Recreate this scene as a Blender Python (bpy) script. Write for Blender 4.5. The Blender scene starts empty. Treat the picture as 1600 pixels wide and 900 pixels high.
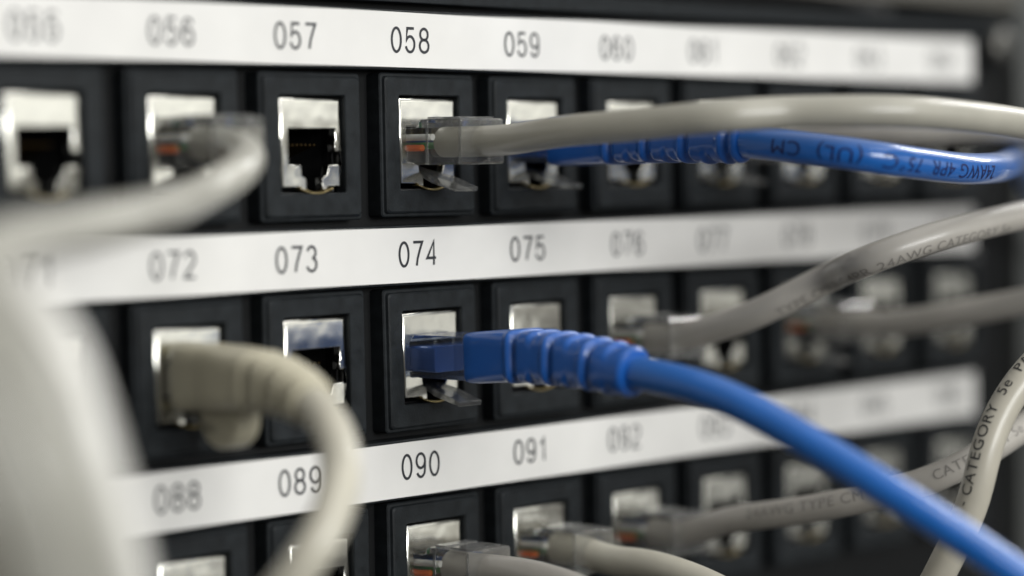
import bpy, bmesh, math, random
from mathutils import Vector, Matrix, noise
random.seed(7)
S = 0.001                                   # every length below is in millimetres
scene = bpy.context.scene
COL = scene.collection

# ------------------------------------------------------------------ camera
cam_d = bpy.data.cameras.new('camera')
cam = bpy.data.objects.new('camera', cam_d)
COL.objects.link(cam)
CAM = Vector((-312.7619, -325.0562, 24.1703))
right = Vector((0.68843235, -0.7251056, -0.01681585))
fwd = Vector((0.72395694, 0.68838288, -0.04489271))
up = Vector((0.0441277, 0.01873164, 0.99885027))
cam.matrix_world = Matrix(((right.x, up.x, -fwd.x, CAM.x*S), (right.y, up.y, -fwd.y, CAM.y*S),
                           (right.z, up.z, -fwd.z, CAM.z*S), (0, 0, 0, 1)))
cam_d.sensor_width = 36
cam_d.sensor_fit = 'HORIZONTAL'
cam_d.lens = 3906.22*36/1600
cam_d.clip_start = 0.01
cam_d.clip_end = 100
cam_d.dof.use_dof = True
cam_d.dof.focus_distance = 0.449
cam_d.dof.aperture_fstop = 4.25
cam_d.dof.aperture_blades = 7
scene.camera = cam

# ------------------------------------------------------------------ light of the server room
w = bpy.data.worlds.new('World')
scene.world = w
w.use_nodes = True
nt = w.node_tree
nt.nodes.clear()
def wn(t, **k):
    n = nt.nodes.new(t)
    for a, v in k.items(): setattr(n, a, v)
    return n
tc = wn('ShaderNodeTexCoord')
sep = wn('ShaderNodeSeparateXYZ')
nt.links.new(tc.outputs['Generated'], sep.inputs[0])
mr = wn('ShaderNodeMapRange'); mr.inputs[1].default_value = -1; mr.inputs[2].default_value = 1
nt.links.new(sep.outputs['Z'], mr.inputs[0])
ramp = wn('ShaderNodeValToRGB')
e = ramp.color_ramp.elements
e[0].position = 0.0; e[0].color = (0.07, 0.07, 0.07, 1)
e[1].position = 1.0; e[1].color = (1.0, 1.0, 0.98, 1)
for p_, c_ in ((0.42, 0.11), (0.56, 0.16), (0.70, 0.45), (0.82, 1.05)):
    q = e.new(p_); q.color = (c_, c_, c_*0.98, 1)
nt.links.new(mr.outputs[0], ramp.inputs[0])
# the bright end of the aisle, off to the right in front of the rack
dot = wn('ShaderNodeVectorMath', operation='DOT_PRODUCT')
nt.links.new(tc.outputs['Generated'], dot.inputs[0])
dot.inputs[1].default_value = Vector((0.655, -0.75, 0.10)).normalized()
mr2 = wn('ShaderNodeMapRange', interpolation_type='SMOOTHSTEP')
mr2.inputs[1].default_value = 0.955; mr2.inputs[2].default_value = 0.992
nt.links.new(dot.outputs['Value'], mr2.inputs[0])
nz = wn('ShaderNodeTexNoise'); nz.inputs['Scale'].default_value = 6; nz.inputs['Detail'].default_value = 3
nt.links.new(tc.outputs['Generated'], nz.inputs['Vector'])
mr3 = wn('ShaderNodeMapRange'); mr3.inputs[1].default_value = 0.35; mr3.inputs[2].default_value = 0.6
mr3.inputs[3].default_value = 0.45; mr3.inputs[4].default_value = 1.0
nt.links.new(nz.outputs['Fac'], mr3.inputs[0])
mul = wn('ShaderNodeMath', operation='MULTIPLY')
nt.links.new(mr2.outputs[0], mul.inputs[0]); nt.links.new(mr3.outputs[0], mul.inputs[1])
mx = wn('ShaderNodeMix', data_type='RGBA')
nt.links.new(mul.outputs[0], mx.inputs[0])
nt.links.new(ramp.outputs[0], mx.inputs[6])
mx.inputs[7].default_value = (1.7, 1.7, 1.6, 1)
# the near end of the aisle, to the left, is dim
mr4 = wn('ShaderNodeMapRange', interpolation_type='SMOOTHSTEP')
mr4.inputs[1].default_value = -0.75; mr4.inputs[2].default_value = 0.25; mr4.inputs[3].default_value = 0.24; mr4.inputs[4].default_value = 1.0
nt.links.new(sep.outputs['X'], mr4.inputs[0])
bg = wn('ShaderNodeBackground')
nt.links.new(mr4.outputs[0], bg.inputs[1])
nt.links.new(mx.outputs[2], bg.inputs[0])
out = wn('ShaderNodeOutputWorld')
nt.links.new(bg.outputs[0], out.inputs[0])

def area(name, loc, target, sx, sy, power, col=(1, 1, 1)):
    d = bpy.data.lights.new(name, 'AREA')
    d.shape = 'RECTANGLE'; d.size = sx; d.size_y = sy; d.energy = power; d.color = col
    o = bpy.data.objects.new(name, d)
    COL.objects.link(o)
    o.location = loc
    o.rotation_euler = (Vector(target)-Vector(loc)).to_track_quat('-Z', 'Y').to_euler()
    return o
area('ceiling_or_fill_light', (0.15, -1.15, 1.15), (0.0, 0.0, 0.0), 1.2, 0.25, 5.0, (1.0, 0.985, 0.96))
area('ceiling_or_fill_light', (-0.10, -1.45, 0.30), (0.0, 0.0, 0.0), 1.0, 0.4, 16.6, (0.99, 1.0, 0.985))  # added fill low in front, brightens the lower label strip; no real fixture
area('ceiling_or_fill_light', (1.35, -0.10, 0.80), (0.05, -0.1, 0.0), 0.10, 0.7, 7.0, (1.0, 0.99, 0.97))

vs = scene.view_settings
scene.display_settings.display_device = 'sRGB'
vs.view_transform = 'Standard'; vs.look = 'None'; vs.exposure = 0.0; vs.gamma = 1.0
vs.use_curve_mapping = False
cy = scene.cycles
cy.max_bounces = 14; cy.transmission_bounces = 12; cy.transparent_max_bounces = 12; cy.glossy_bounces = 6
cy.use_denoising = True
cy.caustics_reflective = True; cy.caustics_refractive = True
cy.sample_clamp_indirect = 6.0

# ------------------------------------------------------------------ materials
def mat(name, base, rough=0.5, metal=0.0, bump=None, var=None, **kw):
    m = bpy.data.materials.new(name)
    m.use_nodes = True
    n, l = m.node_tree.nodes, m.node_tree.links
    b = n['Principled BSDF']
    b.inputs['Base Color'].default_value = (*base, 1)
    b.inputs['Roughness'].default_value = rough
    b.inputs['Metallic'].default_value = metal
    for k, v in kw.items():
        b.inputs[k.replace('_', ' ')].default_value = v
    t = n.new('ShaderNodeTexCoord')
    if var:                                   # (scale per metre, strength): mottled colour of the material itself
        z = n.new('ShaderNodeTexNoise'); z.inputs['Scale'].default_value = var[0]; z.inputs['Detail'].default_value = 5
        l.new(t.outputs['Object'], z.inputs['Vector'])
        r = n.new('ShaderNodeMapRange'); r.inputs[1].default_value = 0.3; r.inputs[2].default_value = 0.7
        r.inputs[3].default_value = 1-var[1]; r.inputs[4].default_value = 1+var[1]
        l.new(z.outputs['Fac'], r.inputs[0])
        h = n.new('ShaderNodeMix'); h.data_type = 'RGBA'; h.blend_type = 'MULTIPLY'; h.inputs[0].default_value = 1
        h.inputs[6].default_value = (*base, 1)
        l.new(r.outputs[0], h.inputs[7]); l.new(h.outputs[2], b.inputs['Base Color'])
        r2 = n.new('ShaderNodeMapRange'); r2.inputs[3].default_value = max(0.02, rough-0.1); r2.inputs[4].default_value = rough+0.12
        l.new(z.outputs['Fac'], r2.inputs[0]); l.new(r2.outputs[0], b.inputs['Roughness'])
    if bump:                                  # list of (scale per metre, height in mm)
        prev = None
        for sc, hh in bump:
            z = n.new('ShaderNodeTexNoise'); z.inputs['Scale'].default_value = sc; z.inputs['Detail'].default_value = 2
            l.new(t.outputs['Object'], z.inputs['Vector'])
            u = n.new('ShaderNodeBump'); u.inputs['Strength'].default_value = 1; u.inputs['Distance'].default_value = hh*S
            l.new(z.outputs['Fac'], u.inputs['Height'])
            if prev: l.new(prev.outputs[0], u.inputs['Normal'])
            prev = u
        l.new(prev.outputs[0], b.inputs['Normal'])
    return m
M = {}
M['black'] = mat('black_plastic', (0.0125, 0.015, 0.017), 0.5, bump=[(2600, 0.045), (400, 0.03)], var=(420, 0.3), Specular_IOR_Level=0.22)
M['panel'] = mat('panel_paint', (0.006, 0.0065, 0.007), 0.6, Specular_IOR_Level=0.2, bump=[(1800, 0.03)])
M['socket'] = mat('socket_plastic', (0.008, 0.008, 0.009), 0.5)
M['metal'] = mat('nickel', (0.83, 0.82, 0.76), 0.17, 1.0, bump=[(110, 0.34), (500, 0.004)], var=(120, 0.05))
M['gold'] = mat('gold', (0.34, 0.27, 0.13), 0.35, 1.0)
M['contact'] = mat('contact_metal', (0.05, 0.033, 0.014), 0.5, 1.0)
M['paper'] = mat('label_paper', (0.77, 0.757, 0.73), 0.5, bump=[(60, 0.25), (900, 0.006)], var=(60, 0.045))
M['ink'] = mat('label_ink', (0.022, 0.024, 0.03), 0.5)
M['cable_ink'] = mat('cable_ink', (0.03, 0.03, 0.03), 0.5)
M['faint_ink'] = mat('faint_ink', (0.24, 0.225, 0.205), 0.5)
M['navy_ink'] = mat('navy_ink', (0.006, 0.012, 0.09), 0.5)
def pvc(name, c, r=0.36, coat=0.2):
    return mat(name, c, r, bump=[(130, 0.12), (1500, 0.006)], var=(90, 0.08), Coat_Weight=coat, Coat_Roughness=0.13)
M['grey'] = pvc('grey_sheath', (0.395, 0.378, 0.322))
M['warm'] = pvc('warm_grey_sheath', (0.42, 0.395, 0.355))
M['beige'] = pvc('beige_sheath', (0.56, 0.53, 0.44))
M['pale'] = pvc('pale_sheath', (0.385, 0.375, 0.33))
M['ivory'] = pvc('ivory_sheath', (0.47, 0.44, 0.365))
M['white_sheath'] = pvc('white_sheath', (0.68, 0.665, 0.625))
M['boot_beige'] = pvc('beige_boot', (0.47, 0.435, 0.325), 0.45)
M['blue'] = pvc('blue_sheath', (0.013, 0.128, 0.465), 0.3, 0.7)
M['blue_boot'] = pvc('blue_boot', (0.010, 0.098, 0.40), 0.36, 0.4)
M['rack'] = mat('rack_paint', (0.07, 0.073, 0.07), 0.45, bump=[(900, 0.02)])
M['device'] = mat('device_paint', (0.085, 0.08, 0.068), 0.5, bump=[(900, 0.02)])
M['screw'] = mat('zinc', (0.13, 0.127, 0.118), 0.45, 1.0)
def clear(name, c=(0.98, 0.98, 0.97), r=0.09):
    """clear moulded plastic: partly seen straight through as a thin wall, partly bending light like a solid block"""
    m = mat(name, c, r, Transmission_Weight=1.0, IOR=1.46)
    n, l = m.node_tree.nodes, m.node_tree.links
    thin = n.new('ShaderNodeBsdfTransparent'); thin.inputs[0].default_value = (*c, 1)
    gl = n.new('ShaderNodeBsdfGlossy'); gl.inputs['Roughness'].default_value = r
    fr = n.new('ShaderNodeFresnel'); fr.inputs[0].default_value = 1.42
    a = n.new('ShaderNodeMixShader'); l.new(fr.outputs[0], a.inputs[0]); l.new(thin.outputs[0], a.inputs[1]); l.new(gl.outputs[0], a.inputs[2])
    df = n.new('ShaderNodeBsdfDiffuse'); df.inputs[0].default_value = (*[0.85*x for x in c], 1)
    a2 = n.new('ShaderNodeMixShader'); a2.inputs[0].default_value = 0.06; l.new(a.outputs[0], a2.inputs[1]); l.new(df.outputs[0], a2.inputs[2])
    b_ = n.new('ShaderNodeMixShader'); b_.inputs[0].default_value = 0.2
    l.new(a2.outputs[0], b_.inputs[1]); l.new(n['Principled BSDF'].outputs[0], b_.inputs[2])
    l.new(b_.outputs[0], n['Material Output'].inputs[0])
    return m
M['clear'] = clear('clear_plastic')
M['clear_blue'] = clear('blue_tinted_plastic', (0.80, 0.86, 0.97))
for nme, c in (('orange', (0.75, 0.16, 0.04)), ('white', (0.8, 0.8, 0.76)), ('green', (0.08, 0.35, 0.12)), ('brown', (0.22, 0.09, 0.04)), ('wire_blue', (0.06, 0.17, 0.55))):
    M[nme] = mat('wire_'+nme, c, 0.35)

# ------------------------------------------------------------------ helpers
def tag(o, label=None, cat=None, group=None, kind=None):
    if label: o['label'] = label
    if cat: o['category'] = cat
    if group: o['group'] = group
    if kind: o['kind'] = kind
    return o
def empty(name, loc):
    o = bpy.data.objects.new(name, None)
    o.empty_display_size = 0.004
    COL.objects.link(o)
    o.location = Vector(loc)*S
    return o
def obj(name, bm, m, parent=None, origin=(0, 0, 0), smooth=True, bevel=0, seg=2, angle=35):
    """bm holds millimetres in world axes; the object stands at origin"""
    og = Vector(origin)
    for v in bm.verts: v.co = (v.co-og)*S
    bmesh.ops.recalc_face_normals(bm, faces=bm.faces)
    me = bpy.data.meshes.new(name)
    bm.to_mesh(me); bm.free()
    me.materials.append(m)
    if smooth:
        for p in me.polygons: p.use_smooth = True
    o = bpy.data.objects.new(name, me)
    COL.objects.link(o)
    if parent is not None:
        o.parent = parent
    else:
        o.location = og*S
    if bevel:
        b = o.modifiers.new('bevel', 'BEVEL'); b.width = bevel*S; b.segments = seg
        b.limit_method = 'ANGLE'; b.angle_limit = math.radians(angle)
        b.harden_normals = True
    elif smooth:
        try: me.set_sharp_from_angle(angle=math.radians(40))
        except Exception: pass
    return o
def add_box(bm, x0, x1, y0, y1, z0, z1):
    v = [bm.verts.new((x, y, z)) for x in (x0, x1) for y in (y0, y1) for z in (z0, z1)]
    for f in ((0, 1, 3, 2), (4, 6, 7, 5), (0, 4, 5, 1), (2, 3, 7, 6), (0, 2, 6, 4), (1, 5, 7, 3)):
        bm.faces.new([v[i] for i in f])
def box(*a):
    bm = bmesh.new(); add_box(bm, *a); return bm
def prism(poly, y0, y1):
    """outline in x, z pushed from y0 to y1"""
    bm = bmesh.new()
    a = [bm.verts.new((x, y0, z)) for x, z in poly]
    b = [bm.verts.new((x, y1, z)) for x, z in poly]
    n = len(poly)
    bm.faces.new(a); bm.faces.new(b[::-1])
    for i in range(n): bm.faces.new((a[i], a[(i+1) % n], b[(i+1) % n], b[i]))
    return bm
def prism_x(poly, x0, x1):
    """outline in y, z pushed from x0 to x1"""
    bm = bmesh.new()
    a = [bm.verts.new((x0, y, z)) for y, z in poly]
    b = [bm.verts.new((x1, y, z)) for y, z in poly]
    n = len(poly)
    bm.faces.new(a); bm.faces.new(b[::-1])
    for i in range(n): bm.faces.new((a[i], a[(i+1) % n], b[(i+1) % n], b[i]))
    return bm
def rrect(x0, x1, z0, z1, r, k=3):
    pts = []
    for cx, cz, a0 in ((x1-r, z1-r, 0), (x0+r, z1-r, 90), (x0+r, z0+r, 180), (x1-r, z0+r, 270)):
        for i in range(k+1):
            a = math.radians(a0+90*i/k)
            pts.append((cx+r*math.cos(a), cz+r*math.sin(a)))
    return pts
def loft(loops, closed=False, cap0=False, cap1=False):
    bm = bmesh.new()
    rows = [[bm.verts.new(p) for p in lp] for lp in loops]
    n = len(rows[0])
    for a, b in zip(rows, rows[1:]):
        for i in range(n): bm.faces.new((a[i], a[(i+1) % n], b[(i+1) % n], b[i]))
    if cap0: bm.faces.new(rows[0])
    if cap1: bm.faces.new(rows[-1][::-1])
    return bm

class Path:
    """a smooth curve through points, cut every ds mm, with a frame that does not twist"""
    def __init__(self, pts, ds=0.6, smooth=10):
        P = [Vector(p) for p in pts]
        P = [P[0]*2-P[1]]+P+[P[-1]*2-P[-2]]
        d = []
        for i in range(1, len(P)-2):
            p0, p1, p2, p3 = P[i-1:i+3]
            t0 = 0; t1 = t0+(p1-p0).length**.5; t2 = t1+(p2-p1).length**.5; t3 = t2+(p3-p2).length**.5
            n = max(2, int((p2-p1).length/0.3))
            for k in range(n):
                t = t1+(t2-t1)*k/n
                a1 = p0*((t1-t)/(t1-t0))+p1*((t-t0)/(t1-t0))
                a2 = p1*((t2-t)/(t2-t1))+p2*((t-t1)/(t2-t1))
                a3 = p2*((t3-t)/(t3-t2))+p3*((t-t2)/(t3-t2))
                b1 = a1*((t2-t)/(t2-t0))+a2*((t-t0)/(t2-t0))
                b2 = a2*((t3-t)/(t3-t1))+a3*((t-t1)/(t3-t1))
                d.append(b1*((t2-t)/(t2-t1))+b2*((t-t1)/(t2-t1)))
        d.append(P[-2])
        d = self.resample(d, ds)
        for _ in range(smooth*6):
            d = [d[0]]+[d[i]*0.5+(d[i-1]+d[i+1])*0.25 for i in range(1, len(d)-1)]+[d[-1]]
        self.p = self.resample(d, ds); self.ds = ds
        self.t = []
        for i in range(len(self.p)):
            a = self.p[max(0, i-1)]; b = self.p[min(len(self.p)-1, i+1)]
            self.t.append((b-a).normalized())
        u = Vector((0, 0, 1)); self.u = []
        for t in self.t:
            u = (u-t*u.dot(t)).normalized(); self.u.append(u)
        self.b = [t.cross(u) for t, u in zip(self.t, self.u)]
        self.length = ds*(len(self.p)-1)
    @staticmethod
    def resample(d, ds):
        o = [d[0]]; acc = 0
        for a, b in zip(d, d[1:]):
            L = (b-a).length
            if L < 1e-9: continue
            x = ds-acc
            while x <= L:
                o.append(a+(b-a)*(x/L)); x += ds
            acc = L-(x-ds)
        return o
    def at(self, s):
        f = max(0, min(len(self.p)-1.001, s/self.ds)); i = int(f); k = f-i
        L = lambda q: q[i]*(1-k)+q[i+1]*k
        return L(self.p), L(self.t).normalized(), L(self.u).normalized(), L(self.b).normalized()
    def near(self, pt):
        pt = Vector(pt)
        return self.ds*min(range(len(self.p)), key=lambda i: (self.p[i]-pt).length)
def sweep(path, s0, s1, shape, ds=0.6, k=28, caps=True):
    """shape(s, angle) -> radius across (b) and radius up (u) as a point (x, z)"""
    n = max(2, int(round((s1-s0)/ds)))
    loops = []
    for i in range(n+1):
        s = s0+(s1-s0)*i/n
        c, t, u, b = path.at(s)
        lp = []
        for j in range(k):
            x, z = shape(s, 2*math.pi*j/k)
            lp.append(c+b*x+u*z)
        loops.append(lp)
    return loft(loops, cap0=caps, cap1=caps)
def round_shape(r, seed=0.0):
    def f(s, a):
        q = r*(1+0.012*noise.noise((s*0.05+seed, math.cos(a)*0.6, math.sin(a)*0.6+seed)))
        return q*math.cos(a), q*math.sin(a)
    return f
def printed_text(path, string, s0, direction, height, r, material, parent, origin, tilt=0.0, squeeze=1.0):
    """letters printed on a sheath: text laid along the curve and bent round it"""
    cu = bpy.data.curves.new('print', 'FONT'); cu.body = string; cu.size = 1.0; cu.space_character = 1.08
    to = bpy.data.objects.new('print', cu)
    dg = bpy.context.evaluated_depsgraph_get()
    COL.objects.link(to); dg.update()
    me = bpy.data.meshes.new_from_object(to.evaluated_get(dg))
    bpy.data.objects.remove(to); bpy.data.curves.remove(cu)
    bm = bmesh.new(); bm.from_mesh(me); bpy.data.meshes.remove(me)
    sc = height/0.70
    ymax = 0.75; q = -0.2
    while q < ymax:
        bmesh.ops.bisect_plane(bm, geom=bm.verts[:]+bm.edges[:]+bm.faces[:], plane_co=(0, q, 0), plane_no=(0, 1, 0))
        q += 0.1
    xs = [v.co.x for v in bm.verts]; L = (max(xs)-min(xs))*sc*squeeze
    c, t, u, b = path.at(s0+direction*L/2)
    view = (CAM-c); view = (view-t*view.dot(t)).normalized()
    a0 = math.atan2(view.dot(u), view.dot(b))+tilt
    for v in bm.verts:
        c, t, u, b = path.at(s0+direction*v.co.x*sc*squeeze)
        n = b*math.cos(a0)+u*math.sin(a0)
        tx = t*direction
        upv = n.cross(tx)
        ph = (v.co.y-0.35)*sc/r
        v.co = c+(n*math.cos(ph)+upv*math.sin(ph))*(r*1.012+0.03)
    return obj('printed_text', bm, material, parent, origin, smooth=False)
# ------------------------------------------------------------------ the patch panel
PX, PZ = 28.312, 38.64                       # spacing of the jacks across and of the rows
def port(num):
    r = (num-55)//16; c = (num-55) % 16-3
    return Vector((c*PX, 0, -(r-1)*PZ))
NUMS = [n+r*16 for r in range(3) for n in range(55, 65)]

panel = tag(empty('patch_panel', (0, 2, 0)), 'black steel patch panel plate behind all the rows of jacks', 'patch panel')
X0, X1, Z0, Z1 = -190.0, 204.0, -112.0, 59.0
xs = sorted({X0, X1} | {round(c*PX+d, 3) for c in range(-3, 7) for d in (0.6, 14.2)})
zs = sorted({Z0, Z1} | {round(-r*PZ+d, 3) for r in (-1, 0, 1) for d in (-0.8, -17.0)})
holes = [(c*PX+7.4, -r*PZ-9) for c in range(-3, 7) for r in (-1, 0, 1)]
bm = bmesh.new(); grid = {}
def gv(x, z):
    if (x, z) not in grid: grid[(x, z)] = bm.verts.new((x, 5.0, z))
    return grid[(x, z)]
for xa, xb in zip(xs, xs[1:]):
    for za, zb in zip(zs, zs[1:]):
        if any(xa < hx < xb and za < hz < zb for hx, hz in holes): continue
        bm.faces.new((gv(xa, za), gv(xb, za), gv(xb, zb), gv(xa, zb)))
fp = obj('face_plate', bm, M['panel'], panel, (0, 2, 0), smooth=False)
so = fp.modifiers.new('thickness', 'SOLIDIFY'); so.thickness = 1.5*S; so.offset = -1
LX1 = 184.0
for r in range(3):
    zc = -(r-1)*PZ
    bm = box(-180, LX1+2.2, -1.15, 4.98, zc+4.75, zc+15.55)
    obj('label_rail', bm, M['black'], panel, (0, 2, 0), bevel=0.3)
bm = prism(rrect(X0, X1, 55.6, 58.8, 0.6), -0.4, 4.98)
obj('top_lip', bm, M['black'], panel, (0, 2, 0), bevel=0.25)

# ------------------------------------------------------------------ the label strips and their numbers
def arc(cx, cy, rx, ry, a0, a1, n=18):
    return [(cx+rx*math.cos(math.radians(a0+(a1-a0)*i/n)), cy+ry*math.sin(math.radians(a0+(a1-a0)*i/n))) for i in range(n+1)]
six = [arc(.5, .68, .45, .32, 25, 180, 12)+[(.03, .45)]+arc(.5, .31, .47, .31, 180, 180+359, 26)]
DIG = {
 '0': [arc(.5, .5, .5, .5, 90, 450, 36)],
 '1': [[(.12, .74), (.36, .82), (.55, 1.0), (.55, 0)]],
 '2': [arc(.5, .72, .45, .28, 165, -35, 16)+[(.45, .30), (.08, .06), (.04, 0), (.98, 0)]],
 '3': [arc(.48, .76, .42, .24, 165, -80, 16), arc(.48, .27, .48, .27, 85, -165, 20)],
 '4': [[(.76, 0), (.76, 1.0), (.0, .30), (1.0, .30)]],
 '5': [[(.92, 1.0), (.18, 1.0), (.08, .50)]+arc(.48, .33, .48, .33, 140, -165, 22)],
 '6': six,
 '7': [[(0, 1.0), (1.0, 1.0), (.72, .66), (.48, .32), (.36, 0)]],
 '8': [arc(.5, .76, .42, .24, 90, 450, 26), arc(.5, .27, .49, .27, 90, 450, 28)],
 '9': [[(1-x, 1-y) for x, y in six[0]]],
}
DW, DH, ST, GAP = 2.75, 4.75, 0.50, 0.72
def ribbon(bm, pts, half, yf):
    P = [Vector((x, z)) for x, z in pts]
    closed = (P[0]-P[-1]).length < 0.05
    if closed: P = P[:-1]
    n = len(P); L = []; R = []
    for i in range(n):
        if closed: a, c = P[i-1], P[(i+1) % n]
        else: a, c = P[max(0, i-1)], P[min(n-1, i+1)]
        d1 = (P[i]-a); d2 = (c-P[i])
        if d1.length < 1e-6: d1 = d2
        if d2.length < 1e-6: d2 = d1
        d1 = d1.normalized(); d2 = d2.normalized()
        t = d1+d2
        t = t.normalized() if t.length > 1e-3 else d1
        nn = Vector((-t.y, t.x)); k = half/max(0.45, nn.dot(Vector((-d1.y, d1.x))))
        for lst, sg in ((L, 1), (R, -1)):
            q = P[i]+nn*k*sg
            lst.append(bm.verts.new((q.x, yf(q.x, q.y), q.y)))
    for i in range(n if closed else n-1):
        j = (i+1) % n
        bm.faces.new((L[i], L[j], R[j], R[i]))
NX = {55: 5.03, 56: 4.0, 57: 2.79, 58: 1.89, 59: 2.95, 60: 1.73, 61: .5, 62: .83, 63: 1.3, 64: 1.26, 71: 3.4, 72: 3.29, 73: 2.03, 74: 2.83,
      75: 3.6, 76: 4.12, 77: 2.6, 78: 2.9, 79: 3.2, 80: 2.4, 87: 3.0, 88: 3.11, 89: 1.71, 90: 2.65, 91: 3.56, 92: 2.29, 93: 2.5, 94: 3.1, 95: 2.2, 96: 2.8}
for r in range(3):
    zc = -(r-1)*PZ
    zb, zt = zc+5.25, zc+15.1
    def yf(x, z, r=r):
        return -1.48-0.10*noise.noise((x*0.035+r*7, z*0.03, r*3.1))-0.05*noise.noise((x*0.11, z*0.1+r, 5))
    org = (0, -1.3, zc+10)
    top = tag(empty('label_strip', org), ['white paper label strip printed 055 to 064, topmost of the three', 'white paper label strip printed 071 to 080, between the upper two jack rows', 'white paper label strip printed 087 to 096, lowest of the three'][r], 'label strip', 'paper label strips on the patch panel')
    bm = bmesh.new(); rows = []
    N = 220
    for i in range(N+1):
        x = -175+(LX1+175)*i/N
        e0 = 0.14*noise.noise((x*0.03, r*5.0, 1.0)); e1 = 0.16*noise.noise((x*0.03, r*5.0, 9.0))
        rows.append([(x, yf(x, zb+(zt-zb)*k/4), zb+e0+(zt+e1-zb-e0)*k/4) for k in range(5)])
    vv = [[bm.verts.new(p) for p in q] for q in rows]
    for a, b in zip(vv, vv[1:]):
        for k in range(4): bm.faces.new((a[k], b[k], b[k+1], a[k+1]))
    ps = obj('paper', bm, M['paper'], top, org, smooth=False)
    so = ps.modifiers.new('thickness', 'SOLIDIFY'); so.thickness = 0.2*S; so.offset = 0
    for num in range(55+16*r, 65+16*r):
        txt = '%03d' % num
        cx = port(num).x+NX[num]; cz = zc+(10.15, 10.35, 10.65)[r]
        bm = bmesh.new()
        for k, ch in enumerate(txt):
            x_ = cx+(k-1)*(DW+GAP)-DW/2; z_ = cz-DH/2
            for st in DIG[ch]:
                ribbon(bm, [(x_+ST/2+px*(DW-ST), z_+ST/2+pz*(DH-ST)) for px, pz in st], ST/2, lambda x, z: yf(x, z)-0.16)
        o = obj('number', bm, M['ink'], top, org, smooth=False)
        o['label'] = 'printed number '+txt

# ------------------------------------------------------------------ one network jack, then its copies
def make_jack():
    root = empty('network_jack', (0, 0, 0))
    def L(x0, x1, z0, z1, r, y): return [(x, y, z) for x, z in rrect(x0, x1, z0, z1, r)]
    bm = loft([L(-4.3, 19.4, -21.7, 4.2, 0.7, 4.9), L(-4.3, 19.4, -21.7, 4.2, 0.7, 0.35), L(-4.1, 19.2, -21.5, 4.0, 0.6, 0.12),
               L(-3.75, 18.85, -21.1, 3.6, 0.6, 0.08), L(-3.6, 18.7, -20.95, 3.45, 0.7, -0.45), L(-3.3, 18.4, -20.65, 3.15, 0.7, -0.7),
               L(-0.35, 15.15, -17.0, 0.35, 0.35, -0.7), L(-0.2, 15.0, -16.85, 0.2, 0.3, -0.5), L(-0.2, 15.0, -16.85, 0.2, 0.3, 1.9)])
    bz = obj('bezel', bm, M['black'], root, smooth=True)
    bz.data.set_sharp_from_angle(angle=math.radians(28))
    poly = [(0, 0), (14.8, 0), (14.8, -15.7), (11.3, -15.7), (10.8, -16.3), (9.8, -16.3), (9.8, -14.2), (11.2, -13.6), (11.4, -11.9),
            (14.35, -11.9), (14.35, -9.6), (12.9, -9.6), (12.9, -7.9), (13.3, -7.7), (13.3, -5.5), (2.1, -5.5), (2.1, -11.9), (5.0, -11.9), (5.2, -13.7),
            (6.2, -14.2), (6.2, -16.3), (5.2, -16.3), (4.6, -15.7), (0, -15.7)]
    sh = obj('metal_shell', prism(poly, 0.0, 1.7), M['metal'], root, bevel=0.95, seg=4, angle=30)
    sh.modifiers['bevel'].limit_method = 'WEIGHT'
    bw = sh.data.attributes.new('bevel_weight_edge', 'FLOAT', 'EDGE')
    for ed in sh.data.edges:
        p, q = (sh.data.vertices[i].co/S for i in ed.vertices)
        if abs(p.y) < 1e-4 and abs(q.y) < 1e-4:
            rim = all(v.z > -0.01 or v.x < 0.01 or v.x > 14.79 for v in (p, q)) and (p-q).length > 9
            bw.data[ed.index].value = 1.0 if rim else 0.22
    lip = [(4.3+7.6*i/12, -15.85-0.85*math.sin(math.pi*i/12)-0.02) for i in range(13)]
    lip = lip+[(x, z-0.3) for x, z in lip[::-1]]
    obj('latch_lip', prism(lip, -0.7, 1.2), M['gold'], sh, bevel=0.1)
    def Rr(x0, x1, z0, z1, y): return [(x0, y, z0), (x1, y, z0), (x1, y, z1), (x0, y, z1)]
    obj('socket', loft([Rr(0.9, 14.0, -16.8, -1.2, 1.95), Rr(1.8, 14.3, -16.6, -5.2, 1.9), Rr(1.8, 14.3, -16.6, -5.2, 17)], cap1=True), M['socket'], root, smooth=False)
    return root
def kids(o): return [c for c in bpy.data.objects if c.parent == o]
def copy_tree(o, parent=None, known=None):
    c = o.copy(); COL.objects.link(c)
    if parent is not None: c.parent = parent
    for ch in kids(o): copy_tree(ch, c)
    return c
bpy.context.view_layer.update()
proto = make_jack()
bpy.context.view_layer.update()
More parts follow.
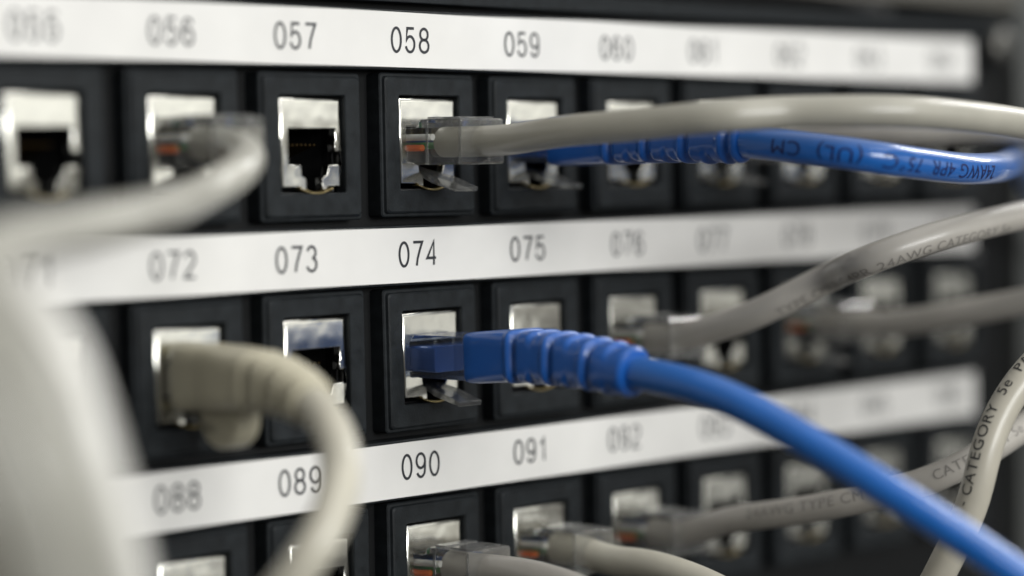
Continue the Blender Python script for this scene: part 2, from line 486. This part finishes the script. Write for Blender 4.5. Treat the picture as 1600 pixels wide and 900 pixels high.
STATE = {55: 'empty, soft and out of focus at the upper left corner', 56: 'holding a clear plug whose grey cable bends sharply left', 57: 'empty, with its dark socket open in the top row',
 58: 'holding the clear plug of the long grey cable', 59: 'holding the upper blue cable', 60: 'empty, crossed by the grey cable and the blue boot',
 61: 'half hidden behind the upper grey and blue cables', 62: 'out of focus behind the printed blue cable', 63: 'out of focus below the blue cable, one before the row end', 64: 'last and most blurred of the top row',
 71: 'hidden behind the thick blurred cables at the left', 72: 'holding the beige booted cable', 73: 'empty, partly crossed by the beige cable', 74: 'in sharp focus, holding the lower blue booted cable',
 75: 'crossed by the lower blue boot', 76: 'holding a clear plug whose grey cable climbs to the right', 77: 'behind the rising grey cable', 78: 'blurred, holding a dim grey cable', 79: 'blurred behind the dim grey cable',
 80: 'last and most blurred of the middle row', 87: 'hidden behind blurred cables at the lower left', 88: 'cut off by the bottom edge at the left', 89: 'cut off by the bottom edge behind the drooping beige cable', 90: 'holding a clear plug of a grey cable at the bottom edge',
 91: 'holding the clear plug of a beige cable at the bottom', 92: 'holding a clear plug of a grey printed cable', 93: 'above the grey printed cable in the bottom row', 94: 'blurred under the lower blue cable', 95: 'blurred, just right of the lower blue cable', 96: 'last of the bottom row, deep in blur'}
jacks = {}
for i, n in enumerate(NUMS):
    o = proto if i == 0 else copy_tree(proto)
    o.location = (port(n)+Vector((random.uniform(-.14, .14), random.uniform(-.1, .05), random.uniform(-.14, .14))))*S
    o.rotation_euler = (random.uniform(-.006, .006), random.uniform(-.007, .007), random.uniform(-.008, .008))
    tag(o, 'jack under number %03d, %s' % (n, STATE[n]), 'network jack', 'network jacks in the patch panel')
    jacks[n] = o
def contact(x):
    pts = [(3.2, -8.2), (11, -10.4), (11, -10.75), (3.2, -8.5)]
    return prism_x(pts, x-0.22, x+0.22)
cm = [obj('contact', contact(3.9+k*1.02), M['contact'], None) for k in range(8)]
first = True
for n in (55, 57, 73, 60):
    for c in cm:
        q = c if first else c.copy()
        if not first: COL.objects.link(q)
        q.parent = jacks[n]; q.location = (0, 0, 0)
    first = False

# ------------------------------------------------------------------ cables
P = {}
P[58] = [(7.5, -1.0, 30.4), (7.5, -12.0, 30.4), (7.5, -21.1, 30.5), (7.7, -28.7, 31.4), (8.1, -38.8, 32.0), (9.0, -47.1, 32.3), (11.0, -56.3, 33.0), (14.0, -64.7, 33.5), (22.9, -68.7, 34.0), (28.0, -75.6, 34.0), (36.2, -82.7, 33.8), (48.0, -85.0, 33.3), (73.4, -84.3, 31.9), (106.6, -83.0, 28.8)]
P[59] = [(35.8, -6.0, 30.4), (35.8, -20.0, 30.4), (35.8, -34.0, 30.4), (35.8, -41.6, 29.8), (35.8, -51.0, 29.5), (36.8, -58.7, 28.6), (39.0, -67.4, 27.4), (43.3, -73.7, 26.2), (51.6, -74.9, 25.3), (66.1, -75.6, 24.1), (84.2, -71.4, 24.1), (110.9, -58.7, 25.3), (137.4, -43.1, 24.6), (170.3, -25.7, 20.0), (200.6, -16.0, 11.4), (225.7, -14.1, -0.8)]
P[74] = [(7.5, -4.0, -8.2), (7.5, -14.0, -8.2), (7.5, -20.3, -7.6), (7.5, -29.5, -7.6), (7.3, -38.7, -8.1), (7.0, -48.4, -9.3), (7.2, -58.7, -10.5), (7.8, -68.9, -12.9), (9.0, -79.2, -17.2), (10.1, -87.9, -21.4), (13.5, -97.8, -27.3), (18.5, -106.3, -33.6), (24.3, -114.3, -40.5), (30.0, -122.2, -47.5)]
P[76] = [(64.1, -1.0, -8.2), (64.1, -12.0, -8.2), (64.1, -16.3, -7.0), (64.3, -25.7, -4.6), (65.1, -32.9, -1.9), (67.1, -39.0, 1.3), (70.1, -44.3, 4.3), (63.4, -56.4, 7.3), (72.5, -64.3, 11.3), (88.5, -67.8, 14.0), (107.3, -70.1, 16.2), (130.2, -72.2, 18.5)]
P[78] = [(120.7, -1.0, -8.2), (120.7, -12.0, -8.2), (120.7, -23.5, -8.1), (121.7, -38.6, -5.7), (124.7, -51.9, -3.1), (128.7, -67.2, -0.2)]
P[61] = [(92.4, -1.0, 30.4), (92.4, -12.0, 30.4), (92.4, -22.0, 31.4), (93.4, -32.3, 31.6), (96.4, -43.9, 31.3), (101.4, -52.4, 31.4), (108.1, -62.6, 31.4), (131.6, -65.7, 29.8)]
P[92] = [(64.1, -1.0, -46.8), (64.1, -12.0, -46.8), (64.1, -22.1, -43.4), (64.1, -33.0, -41.3), (65.1, -47.4, -38.4), (68.6, -59.4, -35.1), (71.6, -64.4, -33.3), (77.2, -71.9, -28.7), (89.2, -74.0, -24.1), (106.6, -75.8, -17.4), (126.1, -77.1, -11.2)]
P[90] = [(7.5, -1.0, -46.8), (7.5, -12.0, -46.8), (7.5, -20.9, -46.6), (7.5, -27.1, -47.0), (7.0, -36.6, -48.2), (6.5, -47.3, -51.0), (5.5, -59.3, -55.2)]
P[91] = [(35.8, -1.0, -46.8), (35.8, -12.0, -46.8), (35.8, -17.2, -48.2), (35.8, -25.1, -47.8), (35.8, -32.7, -48.5), (35.5, -43.4, -50.7), (34.8, -55.5, -54.8), (33.8, -67.3, -59.1)]
P[56] = [(-49.1, -1.0, 30.4), (-49.1, -8.0, 30.4), (-49.6, -16.8, 28.6), (-53.1, -20.5, 27.0), (-58.1, -23.6, 25.1), (-67.1, -26.9, 22.5), (-93.4, -47.5, 20.0), (-111.3, -56.5, 18.5), (-125.2, -63.7, 17.6), (-136.8, -70.5, 16.4), (-144.0, -76.1, 13.9), (-145.4, -82.2, 9.6), (-144.9, -87.3, 5.3), (-144.4, -91.1, 0.3), (-143.7, -93.7, -5.8), (-142.1, -94.4, -12.1), (-139.9, -94.2, -18.6), (-137.6, -94.2, -25.9)]
P[72] = [(-49.1, -1.0, -8.2), (-49.1, -10.0, -8.2), (-49.4, -8.4, -8.0), (-49.9, -17.8, -8.1), (-50.7, -25.7, -8.7), (-52.1, -34.0, -10.8), (-55.1, -41.7, -14.3), (-59.1, -47.9, -19.2), (-64.1, -51.5, -24.9), (-69.1, -51.5, -31.1), (-71.9, -46.4, -38.2), (-75.9, -42.6, -44.7)]
P['cat'] = [(110.7, -88.6, 9.5), (88.7, -87.9, -0.3), (76.5, -87.3, -8.4), (70.4, -85.5, -13.2), (67.2, -83.9, -17.6), (64.6, -82.9, -22.0), (62.6, -82.4, -26.6), (61.7, -81.8, -31.2), (61.4, -80.4, -36.1), (60.0, -77.9, -42.1), (59.4, -74.8, -48.3), (58.7, -70.2, -56.2), (56.8, -65.8, -65.1)]
P['blur1'] = [(-128.5, -32.8, 14.8), (-130.6, -49.5, 13.8), (-131.4, -63.4, 12.0), (-131.4, -72.3, 8.3), (-131.9, -78.0, 3.0), (-131.3, -80.5, -3.1), (-130.3, -81.9, -9.7), (-128.7, -82.6, -17.1), (-126.4, -82.8, -26.8)]
P['blur2'] = [(-147.1, -56.7, 15.7), (-151.9, -73.7, 12.3), (-155.0, -86.7, 7.7), (-156.5, -95.7, 2.5), (-156.9, -101.5, -3.4), (-155.6, -103.2, -9.6), (-153.5, -102.9, -16.1), (-151.3, -102.8, -23.0)]
P['blur3'] = [(-133.9, -27.3, 12.4), (-135.7, -40.1, 8.5), (-137.3, -52.0, 2.4), (-137.4, -59.6, -4.5), (-136.7, -63.7, -11.5), (-135.4, -65.5, -18.6), (-132.6, -66.2, -29.3)]
def extend(pts, head=False, n=4, step=32, drop=0.22):
    p = [Vector(q) for q in pts]
    if head: p = p[::-1]
    d = (p[-1]-p[-2]).normalized()
    for _ in range(n):
        d = (d+Vector((0, 0, -drop))).normalized(); p.append(p[-1]+d*step)
    return p[::-1] if head else p
WIRE = [('white', -4.35, 0.9), ('orange', -4.5, -1.0), ('green', -1.6, -0.6), ('wire_blue', 1.2, 0.7)]
def clear_plug(root, n, base):
    o = port(n); cx, cz = o.x+7.5, o.z-8.2
    prof = [(9.5, -3.6), (9.5, 2.3), (8.9, 2.6), (-2.4, 2.6), (-3.6, 4.1), (-13.5, 4.1), (-13.9, 3.7), (-13.9, -3.8), (-13.5, -4.1), (-2.5, -4.1), (-1.5, -3.7), (8.8, -3.7)]
    bm = prism_x([(y, cz+z) for y, z in prof], cx-5.3, cx+5.3)
    for a, b, z0, z1 in ((-6.8, -4.2, 4.12, 4.5), (-12.6, -8.2, 4.12, 4.4)):
        add_box(bm, cx-4.2, cx+4.2, a, b, cz+z0, cz+z1)
    add_box(bm, cx-3.2, cx+3.2, -3.2, -0.8, cz+2.62, cz+3.3)
    for a, hz in ((-5.2, 4.3), (-13.5, 4.3)):
        for sx in (-1, 1): add_box(bm, cx+sx*5.42-0.1, cx+sx*5.42+0.1, a-0.35, a+0.35, cz-hz+0.35, cz+hz-0.4)
    pl = obj('plug', bm, M['clear'], root, base, bevel=0.28, seg=2, smooth=True)
    latch(pl, cx, cz, base, M['clear'])
    for nm, dx, dz in WIRE:
        bm = loft([[(cx+dx*(0.75 if y < -1 else 1)+0.62*math.cos(a), y, cz+dz+0.62*math.sin(a)) for a in [2*math.pi*k/10 for k in range(10)]] for y in ((-2.0 if nm == 'orange' else -4.6), 0, 7.5)], cap0=True, cap1=True)
        obj('wire', bm, M[nm], pl, base)
    for k in range(4):
        obj('contact', box(cx-4.2+k*2.6, cx-3.7+k*2.6, 5.5, 8.6, cz+0.9, cz+2.75), M['gold'], pl, base, smooth=False)
def latch(pl, cx, cz, base, m):
    prof = [(7.5, -3.75), (7.5, -4.9), (2.0, -5.7), (-4.0, -7.4), (-9.6, -9.0), (-9.9, -8.2), (-4.2, -6.3), (2.0, -4.7), (5.0, -3.75)]
    bm = bmesh.new()
    hw = lambda y: 1.55 if y > 1 else (2.9 if y < -1.5 else 2.4)
    a = [bm.verts.new((cx-hw(y), y, cz+z)) for y, z in prof]; b = [bm.verts.new((cx+hw(y), y, cz+z)) for y, z in prof]
    k = len(prof); bm.faces.new(a); bm.faces.new(b[::-1])
    for i in range(k): bm.faces.new((a[i], a[(i+1) % k], b[(i+1) % k], b[i]))
    obj('latch', bm, m, pl, base, bevel=0.18, smooth=True)
def boot_plug(root, n, base, body, inner, rear=13.6):
    o = port(n); cx, cz = o.x+7.5, o.z-8.2
    prof = [(9.5, -3.6), (9.5, 2.3), (8.9, 2.6), (0.4, 2.6), (-0.8, 3.9), (0.3-rear, 3.9), (-rear, 3.6), (-rear, -3.7), (0.3-rear, -3.9), (-2.0, -3.9), (-1.2, -3.7), (8.8, -3.7)]
    pl = obj('plug', prism_x([(y, cz+z) for y, z in prof], cx-5.3, cx+5.3), body, root, base, bevel=0.28)
    latch(pl, cx, cz, base, M['clear'])
    bm = loft([[(x, y, z) for x, z in rrect(cx-4.7, cx+4.7, cz-2.9, cz+q, 0.7)] for y, q in ((6.0, 1.7), (-min(5.6, rear-1.2), 1.9))], cap0=True, cap1=True)
    obj('jacket_end', bm, inner, pl, base, bevel=0.2)
def boot_shape(s0, s1, w0, h0, r1, ribs, depth):
    def f(s, a):
        k = max(0.0, min(1.0, (s-s0)/(s1-s0)))
        w = w0+(r1-w0)*k**1.3; h = h0+(r1-h0)*k**1.1
        if k < 0.06: w *= 0.96+0.04*(k/0.06)**.5; h *= 0.96+0.04*(k/0.06)**.5
        n_ = 6.0*(1-k)**1.5+2.1
        c, z = math.cos(a), math.sin(a)
        q = (abs(c)**n_+abs(z)**n_)**(-1/n_)
        g = 0.0
        for i, rs in enumerate(ribs):
            m_ = 1.0 if i % 2 == 0 else max(0.0, abs(z)**3*1.15)
            d = s-rs
            g += m_*(depth*math.exp(-(d/0.62)**2)-0.3*depth*math.exp(-((d+1.25)/0.6)**2))
        if s > s1-0.5: g += (s-(s1-0.5))*0.9
        return (w*q-g)*c, (h*q-g)*z
    return f

def cable(n, material, radius, label, boot=None, text=None, hidden=None, seed=0.0, head=False, tail=True):
    pts = P[n]
    if tail: pts = extend(pts)
    if head: pts = extend(pts, head=True, drop=0.0)
    path = Path(pts)
    base = tuple(port(n)+Vector((7.5, 0, -8.2))) if isinstance(n, int) else tuple(path.at(path.length*0.4)[0])
    root = tag(empty('network_cable', base), label, 'network cable', 'network cables')
    s_begin = hidden if hidden is not None else (3.2 if isinstance(n, int) else 0.0)
    if boot:
        boot(root, path, base)
    sh = obj('sheath', sweep(path, s_begin, path.length, round_shape(radius, seed)), M[material], root, base)
    if isinstance(n, int) and not boot: clear_plug(root, n, base)
    if text:
        for string, where, direction, h, ink, tilt, sq in text:
            printed_text(path, string, path.near(where) if not isinstance(where, (int, float)) else where, direction, h, radius, M[ink], sh, base, tilt, sq)
    return root, path

def boot74(root, path, base):
    s0 = 9.4; s1 = path.near((7.0, -49.3, -9.4))
    boot_plug(root, 74, base, M['clear_blue'], M['blue'])
    ribs = [s1-3.2-4.25*i for i in range(6)][::-1]
    obj('boot', sweep(path, s0, s1, boot_shape(s0, s1, 5.55, 4.65, 4.35, ribs, 0.95), ds=0.22, k=56), M['blue_boot'], root, base)
def boot59(root, path, base):
    s0 = 2.1; s1 = path.near((35.8, -51.0, 29.5))
    boot_plug(root, 59, base, M['clear_blue'], M['blue'], 8.2)
    ribs = [s1-2.0-4.3*i for i in range(7)][::-1]
    obj('boot', sweep(path, s0, s1, boot_shape(s0, s1, 5.5, 4.55, 3.75, ribs, 0.9), ds=0.22, k=56), M['blue_boot'], root, base)
def boot72(root, path, base):
    s0 = 0.5; s1 = path.near(P[72][5])
    boot_plug(root, 72, base, M['clear'], M['boot_beige'], 3.4)
    ribs = [s1-1.5-2.5*i for i in range(6)][::-1]
    b = obj('boot', sweep(path, s0, s1, boot_shape(s0, s1, 5.6, 5.6, 4.0, ribs, 0.6), ds=0.25, k=48), M['boot_beige'], root, base)
    cx, cz = base[0], base[2]
    prof = [(-5.0, cz-4.6)]+[(-10.2+5.0*math.cos(a), cz-5.6-5.9*abs(math.sin(a))**0.8) for a in [-math.pi*k/16 for k in range(17)]]+[(-15.4, cz-4.6)]
    obj('latch_guard', prism_x(prof, cx-2.6, cx+2.6), M['boot_beige'], b, base, bevel=0.9, seg=4)

cable(58, 'grey', 2.75, 'long pale grey cable running right along the top from the clear plug under number 058', seed=1)
cable(59, 'blue', 2.85, 'upper blue cable with printed sheath, running behind the long grey cable', boot59, hidden=30, seed=2,
      text=[('24AWG 4PR  75\u00b0C  (UL)  CM', (75, -74, 24.1), -1, 2.6, 'navy_ink', -0.12, 1.0)])
cable(74, 'blue', 2.9, 'lower blue cable with ribbed boot, sweeping down to the bottom right corner', boot74, hidden=38, seed=3)
cable(76, 'warm', 2.8, 'grey cable climbing to the right from the plug under number 076', seed=4,
      text=[('TYPE CMX 75\u00b0C 4PR 24AWG CATEGORY 5e', (65, -35, -1.5), 1, 1.9, 'faint_ink', -0.75, 1.0)])
cable(78, 'warm', 2.8, 'dim blurred grey cable leaving the jack under number 078, behind the middle row', seed=5)
cable(61, 'warm', 2.8, 'shaded grey cable glimpsed between the long pale grey cable and the upper blue cable', seed=6)
cable(92, 'warm', 2.65, 'grey printed cable rising to the right, passing behind the lower blue cable', seed=7,
      text=[('24AWG TYPE CM', (64.1, -30, -42.0), 1, 2.0, 'faint_ink', 0.3, 1.1), ('CATEGORY 5e', (72, -65.5, -32.8), 1, 1.9, 'faint_ink', 0.15, 1.0)])
cable(90, 'warm', 3.0, 'grey cable bending out of frame from the clear plug under number 090', seed=8)
cable(91, 'beige', 2.9, 'beige cable dipping below the frame from the clear plug under number 091', seed=9)
cable(56, 'pale', 2.95, 'out of focus grey cable bending left from the clear plug under number 056 and down', seed=10)
cable(72, 'beige', 3.15, 'out of focus beige cable with boot, curving down in front of number 089', boot72, hidden=22, seed=11)
cable('cat', 'ivory', 2.85, 'pale upright cable printed CATEGORY 5e PATCH at the right edge, behind the blue cable', seed=12, head=True,
      text=[('- CATEGORY  5e  PATCH CABLE', (61.2, -80.6, -35.4), -1, 2.1, 'cable_ink', -0.7, 0.96)])
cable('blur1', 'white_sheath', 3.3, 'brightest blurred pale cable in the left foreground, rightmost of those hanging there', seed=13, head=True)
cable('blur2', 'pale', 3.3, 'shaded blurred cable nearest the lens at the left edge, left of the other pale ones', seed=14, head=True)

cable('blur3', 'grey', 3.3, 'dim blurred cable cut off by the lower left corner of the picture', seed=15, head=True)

# ------------------------------------------------------------------ what stands round the panel
post = tag(empty('rack_post', (216, 14, 0)), 'light grey upright rack post at the far right edge', 'rack post')
obj('post_face', prism(rrect(209.5, 229.5, -180, 190, 1.5), 2.0, 4.0), M['rack'], post, (216, 14, 0), bevel=0.4)
obj('post_flange', box(209.7, 211.7, 4.02, 40, -180, 190), M['rack'], post, (216, 14, 0), bevel=0.3)
sc_ = tag(empty('rack_screw', (197.6, -1, 54.7)), 'blurred round screw head at the top right of the panel', 'screw')
hd = [[(197.6+r_*math.cos(2*math.pi*k/28), y_, 52.5+r_*math.sin(2*math.pi*k/28)) for k in range(28)] for r_, y_ in ((4.6, 0.48), (4.6, -0.6), (4.1, -1.7), (2.8, -2.5), (1.2, -2.7))]
obj('screw_head', loft(hd, cap0=True, cap1=True), M['screw'], sc_, (197.6, -1, 54.7))
bm = box(196.0, 199.2, -2.9, -2.72, 52.2, 52.8); add_box(bm, 197.3, 197.9, -2.95, -2.73, 50.9, 54.1)
obj('cross_slot', bm, M['socket'], sc_, (197.6, -1, 54.7), smooth=False)
dv = tag(empty('rack_unit', (10, 10, 85)), 'brownish grey equipment front just above the patch panel', 'rack unit')
obj('front_plate', prism(rrect(-190, 204, 61.5, 148, 1.0), -1.5, 2.0), M['device'], dv, (10, 10, 85), bevel=0.4)
obj('chassis', box(-180, 194, 2.02, 160, 63, 146), M['panel'], dv, (10, 10, 85), bevel=0.4)
